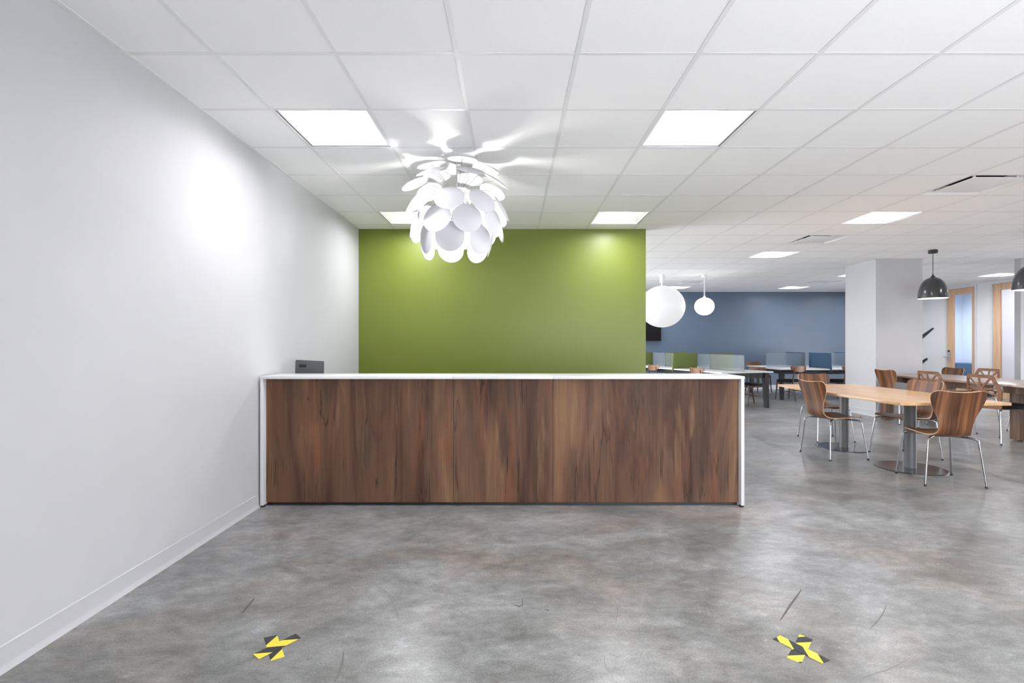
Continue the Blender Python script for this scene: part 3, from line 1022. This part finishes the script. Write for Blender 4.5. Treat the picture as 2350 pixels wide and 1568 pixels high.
def make_wood_chair():
    t = thing('wooden_chair', '', 'chair')
    # curved back rail
    vs = []; fs = []
    N = 16
    for i in range(N + 1):
        u = -1 + 2 * i / N
        x = 0.225 * u
        y = -0.245 + 0.055 * u * u
        zt = 0.775 + 0.012 * u * u
        zb = 0.64 + 0.06 * abs(u) ** 2.5
        if abs(u) > 0.9: zt -= 0.02 * (abs(u) - 0.9) / 0.1; zb += 0.02 * (abs(u) - 0.9) / 0.1
        vs += [(x, y - 0.009, zb), (x, y + 0.009, zb), (x, y + 0.004, zt), (x, y - 0.012, zt)]
    for i in range(N):
        for k in range(4):
            k2 = (k + 1) % 4
            fs.append((4 * i + k, 4 * i + k2, 4 * i + 4 + k2, 4 * i + 4 + k))
    fs += [(3, 2, 1, 0), (4 * N, 4 * N + 1, 4 * N + 2, 4 * N + 3)]
    MB().add(vs, fs).build('back_rail', M['chairwood'], t, smooth=True)
    for s in (-1, 1):
        pts = catmull([(0.185 * s, -0.285, 0.0), (0.18 * s, -0.235, 0.22), (0.175 * s, -0.205, 0.42), (0.165 * s, -0.215, 0.58), (0.15 * s, -0.236, 0.735)], 4)
        MB().tube(pts, [0.011] + [0.0165] * (len(pts) - 4) + [0.015, 0.012, 0.009], 8).build('rear_leg', M['darkwood'], t, smooth=True)
        pts = [(0.205 * s, 0.235, 0.0), (0.195 * s, 0.21, 0.25), (0.19 * s, 0.20, 0.425)]
        MB().tube(pts, [0.011, 0.016, 0.018], 8).build('front_leg', M['darkwood'], t, smooth=True)
        MB().box(0.17 * s - 0.009, 0.17 * s + 0.009, -0.20, 0.19, 0.375, 0.415).build('side_apron', M['darkwood'], t)
        MB().tube([(0.183 * s, -0.25, 0.19), (0.197 * s, 0.215, 0.22)], 0.009, 8).build('side_stretcher', M['darkwood'], t)
        MB().box(0.13 * s - 0.008, 0.13 * s + 0.008, -0.2375, -0.2345, 0.70, 0.716).build('screw_cap', M['plate'], t) if False else None
    MB().box(-0.165, 0.165, -0.205, -0.187, 0.375, 0.415).build('rear_apron', M['darkwood'], t)
    MB().box(-0.165, 0.165, 0.185, 0.203, 0.375, 0.415).build('front_apron', M['darkwood'], t)
    MB().tube([(-0.19, -0.02, 0.205), (0.19, -0.02, 0.205)], 0.008, 8).build('cross_stretcher', M['darkwood'], t)
    pts = []
    for k in range(32):
        a = 2 * PI * k / 32; c, s = math.cos(a), math.sin(a)
        pts.append((0.225 * abs(c) ** 0.45 * (1 if c > 0 else -1), 0.02 + 0.225 * abs(s) ** 0.45 * (1 if s > 0 else -1)))
    lay = [(0.96, 0.416), (1.0, 0.426), (0.99, 0.448), (0.92, 0.458)]
    vs = [(x * s, 0.02 + (y - 0.02) * s, z) for s, z in lay for x, y in pts]
    fs = [(j * 32 + i, j * 32 + (i + 1) % 32, (j + 1) * 32 + (i + 1) % 32, (j + 1) * 32 + i) for j in range(3) for i in range(32)]
    fs += [tuple(range(31, -1, -1)), tuple(range(96, 128))]
    MB().add(vs, fs).build('seat', M['leather'], t, smooth=True)
    return t

def place(maker, spots, group):
    p = None
    for (x, y, fx, fy, lab) in spots:
        if p is None:
            p = maker(); p.location = (x, y, 0); p.rotation_euler = (0, 0, facing(fx, fy)); p['label'] = lab; p['group'] = group
        else:
            dup(p, (x, y, 0), facing(fx, fy), lab, group)

S = F * HC / 1445.4
place(make_ply_chair, [
    (3.89 * S, 4.61 * S, 0.07, 0.415, 'walnut shell chair on chrome legs at the end of the oak table facing the column'),
    (3.573 * S, 5.63 * S, 0.425, 0.045, 'walnut shell chair at the side of the oak table toward the reception desk'),
    (4.09 * S, 6.60 * S, 0.0, -1.0, 'walnut shell chair tucked under the far end of the oak table toward the blue wall'),
    (4.36 * S, 5.62 * S, -1.0, -0.12, 'walnut shell chair at the side of the oak table toward the long brown table'),
    (6.17 * S, 8.03 * S, 1.0, 0.05, 'walnut shell chair at the long brown table beside the white column'),
    (7.24 * S, 8.60 * S, -1.0, 0.0, 'walnut shell chair across the long brown table, back showing in front of the glazed door'),
    (7.28 * S, 6.98 * S, -1.0, 0.05, 'walnut shell chair across the long brown table, by the white pier'),
], 'walnut shell chairs on chrome legs')
place(make_cutout_chair, [
    (6.24 * S, 6.46 * S, 1.0, 0.0, 'wooden chair with spoked cut-out back and black cushion, nearest the oak table'),
    (6.22 * S, 7.24 * S, 1.0, 0.0, 'wooden chair with spoked cut-out back beside the shell chair at the column'),
    (7.25 * S, 7.98 * S, -1.0, 0.0, 'wooden chair with spoked cut-out back across the long brown table'),
], 'chairs with spoked cut-out backs')

# ------------------------------------------------------------------ oak table
TH = 0.725
dd = HC - TH
OX = 7.53 * dd; OY0 = 8.58 * dd; OY1 = 12.55 * dd
oak = thing('oak_table', 'pale oak boat-shaped table on two grey steel pedestals', 'table', (OX, (OY0 + OY1) / 2, 0))
hl = (OY1 - OY0) / 2
poly = []
NB = 10
for i in range(NB + 1):
    u = -1 + 2 * i / NB
    poly.append((0.555 - 0.05 * u * u, u * hl))
for i in range(NB + 1):
    u = 1 - 2 * i / NB
    poly.append((-0.555 + 0.05 * u * u, u * hl))
MB().prism(poly, TH - 0.026, TH).build('table_top', M['oak'], oak, bevel=0.002)
for yy in (5.06 * S, 6.07 * S):
    y = yy - (OY0 + OY1) / 2
    x = 3.985 * S - OX
    MB().lathe([(0.30, 0.0), (0.30, 0.006), (0.297, 0.009), (0.06, 0.010)], 48, (x, y, 0)).build('base_plate', M['baseplate'], oak, smooth=True)
    MB().lathe([(0.05, 0.010), (0.05, TH - 0.034)], 32, (x, y, 0)).build('pedestal', M['pedestal'], oak, smooth=True)
    MB().box(x - 0.2, x + 0.2, y - 0.04, y + 0.04, TH - 0.034, TH - 0.026).build('support_plate', M['steel'], oak)

# ------------------------------------------------------------------ long brown table
LT = 0.754
lt = thing('long_table', 'long brown wood communal table with block legs beside the white column', 'table', (0, 0, 0))
lx0, lx1, ly0, ly1 = 6.17, 7.22, 5.80, 8.53
MB().box(lx0, lx1, ly0, ly1, LT - 0.028, LT).build('table_top', M['tablewood'], lt, bevel=0.003)
for x in (lx0 + 0.12, lx1 - 0.16):
    MB().box(x, x + 0.03, ly0 + 0.08, ly1 - 0.11, LT - 0.118, LT - 0.028).build('apron', M['tablebrown'], lt)
for y in (ly0 + 0.08, ly1 - 0.11):
    MB().box(lx0 + 0.15, lx1 - 0.16, y, y + 0.03, LT - 0.118, LT - 0.028).build('apron', M['tablebrown'], lt)
for y in (6.52, 8.38):
    for x in ((lx0 + 0.37, lx1 - 0.30) if y < 7 else (lx0 + 0.02, lx1 - 0.28)):
        lg = MB().box(x, x + 0.14, y, y + 0.13, 0.012, LT - 0.118).build('leg', M['tablebrown'], lt, bevel=0.003)
        MB().lathe([(0.02, 0), (0.022, 0.012)], 14, (x + 0.07, y + 0.065, 0)).build('foot', M['black'], lg)
for y in (6.48, 7.75):
    pl = MB().box(lx0 + 0.112, lx0 + 0.12, y, y + 0.12, LT - 0.105, LT - 0.045).build('outlet_plate', M['plate'], lt)

# ------------------------------------------------------------------ dome pendants
def make_pendant():
    t = thing('dome_pendant', '', 'pendant lamp')
    drop_top = 2.30 - CEIL; bot = 1.975 - CEIL
    MB().lathe([(0.055, -0.052), (0.06, -0.048), (0.062, -0.004), (0.058, 0.0)], 28).build('ceiling_canopy', M['black'], t, smooth=True)
    MB().tube([(0, 0, -0.05), (0, 0, drop_top + 0.02)], 0.004, 8).build('cord', M['black'], t)
    MB().lathe([(0.012, drop_top + 0.045), (0.014, drop_top + 0.02), (0.03, drop_top + 0.012), (0.034, drop_top - 0.004)], 20).build('cap', M['pendant'], t, smooth=True)
    H = drop_top - bot
    prof = []
    for i in range(17):
        a = i / 16 * PI / 2
        prof.append((0.190 * math.sin(a) ** 0.92 + 0.002, bot + H * math.cos(a) ** 0.92))
    prof.append((0.196, bot - 0.004))
    MB().lathe(prof, 48, close=False).build('shade', M['pendant'], t, smooth=True, fix=False)
    MB().lathe([(r * 0.975, z - 0.004) for r, z in prof[:-1]] + [(0.192, bot - 0.005), (0.1965, bot - 0.005)], 48, close=False).build('shade_lining', M['pendantin'], t, smooth=True, fix=False)
    MB().lathe([(0.001, bot + 0.07), (0.02, bot + 0.08), (0.026, bot + 0.10), (0.02, bot + 0.14), (0.014, bot + 0.2)], 12).build('bulb', M['pbulb'], t, smooth=True)
    lamp_point(t, (0, 0, bot + 0.10), 0.036, 6.0, (1.0, 0.96, 0.90))
    return t
M['pbulb'] = unsampled(mat('pendant_bulb', (1, 1, 1), 0.5, emit=(1.0, 0.95, 0.88), strength=10.0))
pd = make_pendant()
pz = F * 1.4657 / (HY - 574)
pd.location = ((2141 - CX) / F * pz, pz, CEIL)
tag(pd, 'dark grey dome pendant lamp beside the white column', None, 'dome pendant lamps')
dup(pd, (6.80, 6.62, CEIL), 0, 'dark grey dome pendant lamp in front of the white pier', 'dome pendant lamps')

# ------------------------------------------------------------------ globe lamps
def globe(name, label, px, zc_px, rx, rz, matg, fitting):
    z = F * 1.4657 / (HY - 630.5)
    g = thing(name, label, 'pendant lamp', ((px - CX) / F * z, z, CEIL), 0, 'opal globe lamps')
    zc = HC + (HY - zc_px) / F * z - CEIL
    MB().lathe([(0.055, -0.075), (0.06, -0.07), (0.06, 0.0)], 24).build('ceiling_canopy', M['plate'], g, smooth=True)
    if fitting:
        MB().lathe([(0.045, zc + rz + 0.06), (0.05, zc + rz + 0.065), (0.05, -0.075)], 20).build('stem', M['plate'], g, smooth=True)
        MB().lathe([(0.02, zc + rz - 0.01), (0.02, zc + rz + 0.06)], 16).build('neck', M['plate'], g, smooth=True)
    else:
        MB().tube([(0, 0, -0.07), (0, 0, zc + rz)], 0.012, 10).build('stem', M['plate'], g)
        MB().lathe([(0.03, zc + rz + 0.005), (0.02, zc + rz + 0.04)], 16).build('neck', M['plate'], g, smooth=True)
    prof = []
    for i in range(17):
        a = -PI / 2 + PI * i / 16
        prof.append((max(rx * math.cos(a), 0.001), zc + rz * math.sin(a)))
    MB().lathe(prof, 36).build('globe_shade', matg, g, smooth=True)
globe('globe_lamp', 'large white opal globe lamp at the edge of the green wall', 1519.5, 704, 0.470, 0.441, M['globe'], True)
globe('globe_lamp', 'small glowing opal globe lamp on a thin white stem before the blue wall', 1616.5, 703.5, 0.200, 0.187, M['globesmall'], False)

# ------------------------------------------------------------------ wall screen
tv = thing('wall_screen', 'black flat screen mounted on the blue wall behind the big globe lamp', 'television', (3.62, YB - 0.08, 1.34))
MB().box(-0.55, 0.55, -0.03, 0.03, 0, 0.62).build('screen_housing', M['black'], tv, bevel=0.004)
MB().box(-0.54, 0.54, -0.032, -0.0305, 0.012, 0.608).build('display', M['screen'], tv)
MB().box(-0.2, 0.2, 0.03, 0.08, 0.15, 0.45).build('wall_bracket', M['black'], tv)

# ------------------------------------------------------------------ bench desks
def bench(label, org, xdir, W, L, HT, near_panels, far_panels, fab, glass_spans):
    rot = math.atan2(xdir[1], xdir[0])
    b = thing('bench_desk', label, 'desk', (org[0], org[1], 0), rot, 'white bench desks with glass screens')
    nm = len(glass_spans)
    step = L / nm
    for i in range(nm):
        for a, c in ((0, W / 2 - 0.03), (W / 2 + 0.03, W)):
            MB().box(a, c, i * step + 0.002, (i + 1) * step - 0.002, HT - 0.026, HT).build('worktop', M['lam'], b, bevel=0.002)
    for x in (0.10, W - 0.15):
        MB().box(x, x + 0.05, 0.06, L - 0.06, HT - 0.118, HT - 0.026).build('side_beam', M['blackmetal'], b)
    for y in (0.06, L - 0.11):
        MB().box(0.15, W - 0.15, y, y + 0.05, HT - 0.118, HT - 0.026).build('end_beam', M['blackmetal'], b)
    MB().box(W / 2 - 0.06, W / 2 + 0.06, 0.11, L - 0.11, HT - 0.10, HT - 0.026).build('cable_tray', M['blackmetal'], b)
    for sx, x in ((1, 0.07), (-1, W - 0.07)):
        for sy, y in ((1, 0.04), (-1, L - 0.04)):
            bot = [(x + sx * 0.02, y + sy * 0.01, 0), (x + sx * 0.085, y + sy * 0.01, 0), (x + sx * 0.085, y + sy * 0.075, 0), (x + sx * 0.02, y + sy * 0.075, 0)]
            top = [(x + sx * 0.0, y, HT - 0.027), (x + sx * 0.10, y, HT - 0.027), (x + sx * 0.10, y + sy * 0.10, HT - 0.027), (x, y + sy * 0.10, HT - 0.027)]
            bot = [(p[0] - sx * 0.03, p[1], p[2]) for p in bot]
            MB().hexa(bot, top).build('leg', M['blackmetal'], b)
    for a, c in glass_spans:
        MB().box(W / 2 - 0.005, W / 2 + 0.005, a, c, HT - 0.02, 1.04).build('glass_screen', M['glass'], b)
    for t_ in near_panels:
        m2 = MB()
        m2.prism([(-0.03, HT - 0.06), (0.06, HT - 0.06), (0.06, HT + 0.004), (W / 2 - 0.012, HT + 0.004), (W / 2 - 0.012, 1.055), (0.0, 1.055)], -0.012, 0.012)
        o = m2.build('fabric_panel', fab, b, bevel=0.003)
        o.matrix_local = Matrix.Translation((0, t_, 0)) @ Matrix.Rotation(PI / 2, 4, 'X')
    for t_ in far_panels:
        m2 = MB()
        m2.prism([(W / 2 + 0.012, HT + 0.004), (W - 0.06, HT + 0.004), (W - 0.06, HT - 0.06), (W + 0.03, HT - 0.06), (W, 1.055), (W / 2 + 0.012, 1.055)], -0.012, 0.012)
        o = m2.build('fabric_panel', fab, b, bevel=0.003)
        o.matrix_local = Matrix.Translation((0, t_, 0)) @ Matrix.Rotation(PI / 2, 4, 'X')
    return b

V1 = Vector((0.957, 0.291)).normalized(); U1 = Vector((-V1.y, V1.x))
N1 = Vector((3.965, 9.57))
bench('white bench desk with green fabric dividers and frosted glass behind the reception desk', N1, V1, 1.22, 3.45, 0.72,
      (1.53, 3.29), (1.12, 2.76), M['greenfab'], ((0.10, 1.50), (1.56, 3.35)))
A2 = Vector((0.998, -0.06)).normalized(); X2 = Vector((A2.y, -A2.x))
W2 = 1.85
N2 = Vector((5.99, 11.31)); O2 = N2 - X2 * W2
bench('white bench desk with blue fabric dividers and frosted glass in front of the blue wall', O2, X2, W2, 2.6, 0.70,
      (1.0, 2.2), (1.10, 2.3), M['bluefab'], ((0.10, 1.06), (1.14, 2.5)))

# chairs of the bench desks
c1 = N1 + U1 * 0.74 + V1 * 0.20; c2 = N1 + U1 * 2.31 + V1 * 0.20
place(make_wood_chair, [
    (c1.x, c1.y, V1.x, V1.y, 'wooden chair with curved back rail at the green-panelled desk, before a green divider'),
    (c2.x, c2.y, V1.x, V1.y, 'wooden chair with curved back rail cut off by the green wall edge'),
    (4.90, 10.42, -V1.x, -V1.y, 'wooden chair with curved back rail across the green-panelled bench desk'),
    (6.47, 13.28, 0.2, -0.98, 'wooden chair with curved back rail between the blue wall and the bench desk'),
    (6.27, 11.37, -0.35, 0.94, 'wooden chair with curved back rail at the blue-panelled bench desk, clear of the column'),
    (7.40, 11.37, -0.35, 0.94, 'wooden chair with curved back rail half hidden by the white column'),
], 'wooden chairs with curved back rails')

# ------------------------------------------------------------------ dark bars on the right wall
def wall_bar(label, a, b, wa, wb):
    A = Vector(a); B = Vector(b); d = (B - A).normalized(); n = Vector((-d.y, d.x))
    c = [A - n * wa / 2, B - n * wb / 2, B + n * wb / 2, A + n * wa / 2]
    m2 = MB()
    m2.hexa([(XR, v.x, v.y) for v in c], [(XR - 0.03, v.x, v.y) for v in c])
    o = m2.build('wall_sculpture', M['spike'])
    tag(o, label, 'wall decor', 'dark blades on the white wall')
wall_bar('long dark tapered blade fixed to the white wall beside the glazed door, above the other', (14.15, 1.25), (13.46, 1.675), 0.13, 0.03)
wall_bar('short dark tapered blade fixed to the white wall beside the column, below the other', (14.1, 0.60), (13.66, 0.86), 0.11, 0.04)

# ------------------------------------------------------------------ things inside the blue office
cab = thing('office_cabinet', 'slate blue low cabinet inside the office behind the clear glass door', 'cabinet', (13.45, 14.3, 0))
MB().box(-0.3, 0.5, -0.6, 1.3, 0.04, 0.68).build('body', M['bluefab'], cab)
for y in (-0.58, 0.06, 0.70):
    MB().box(-0.32, -0.3, y, y + 0.6, 0.07, 0.65).build('cabinet_door', M['bluefab'], cab, bevel=0.002)
MB().box(-0.28, 0.48, -0.58, 1.28, 0.0, 0.04).build('plinth', M['black'], cab)
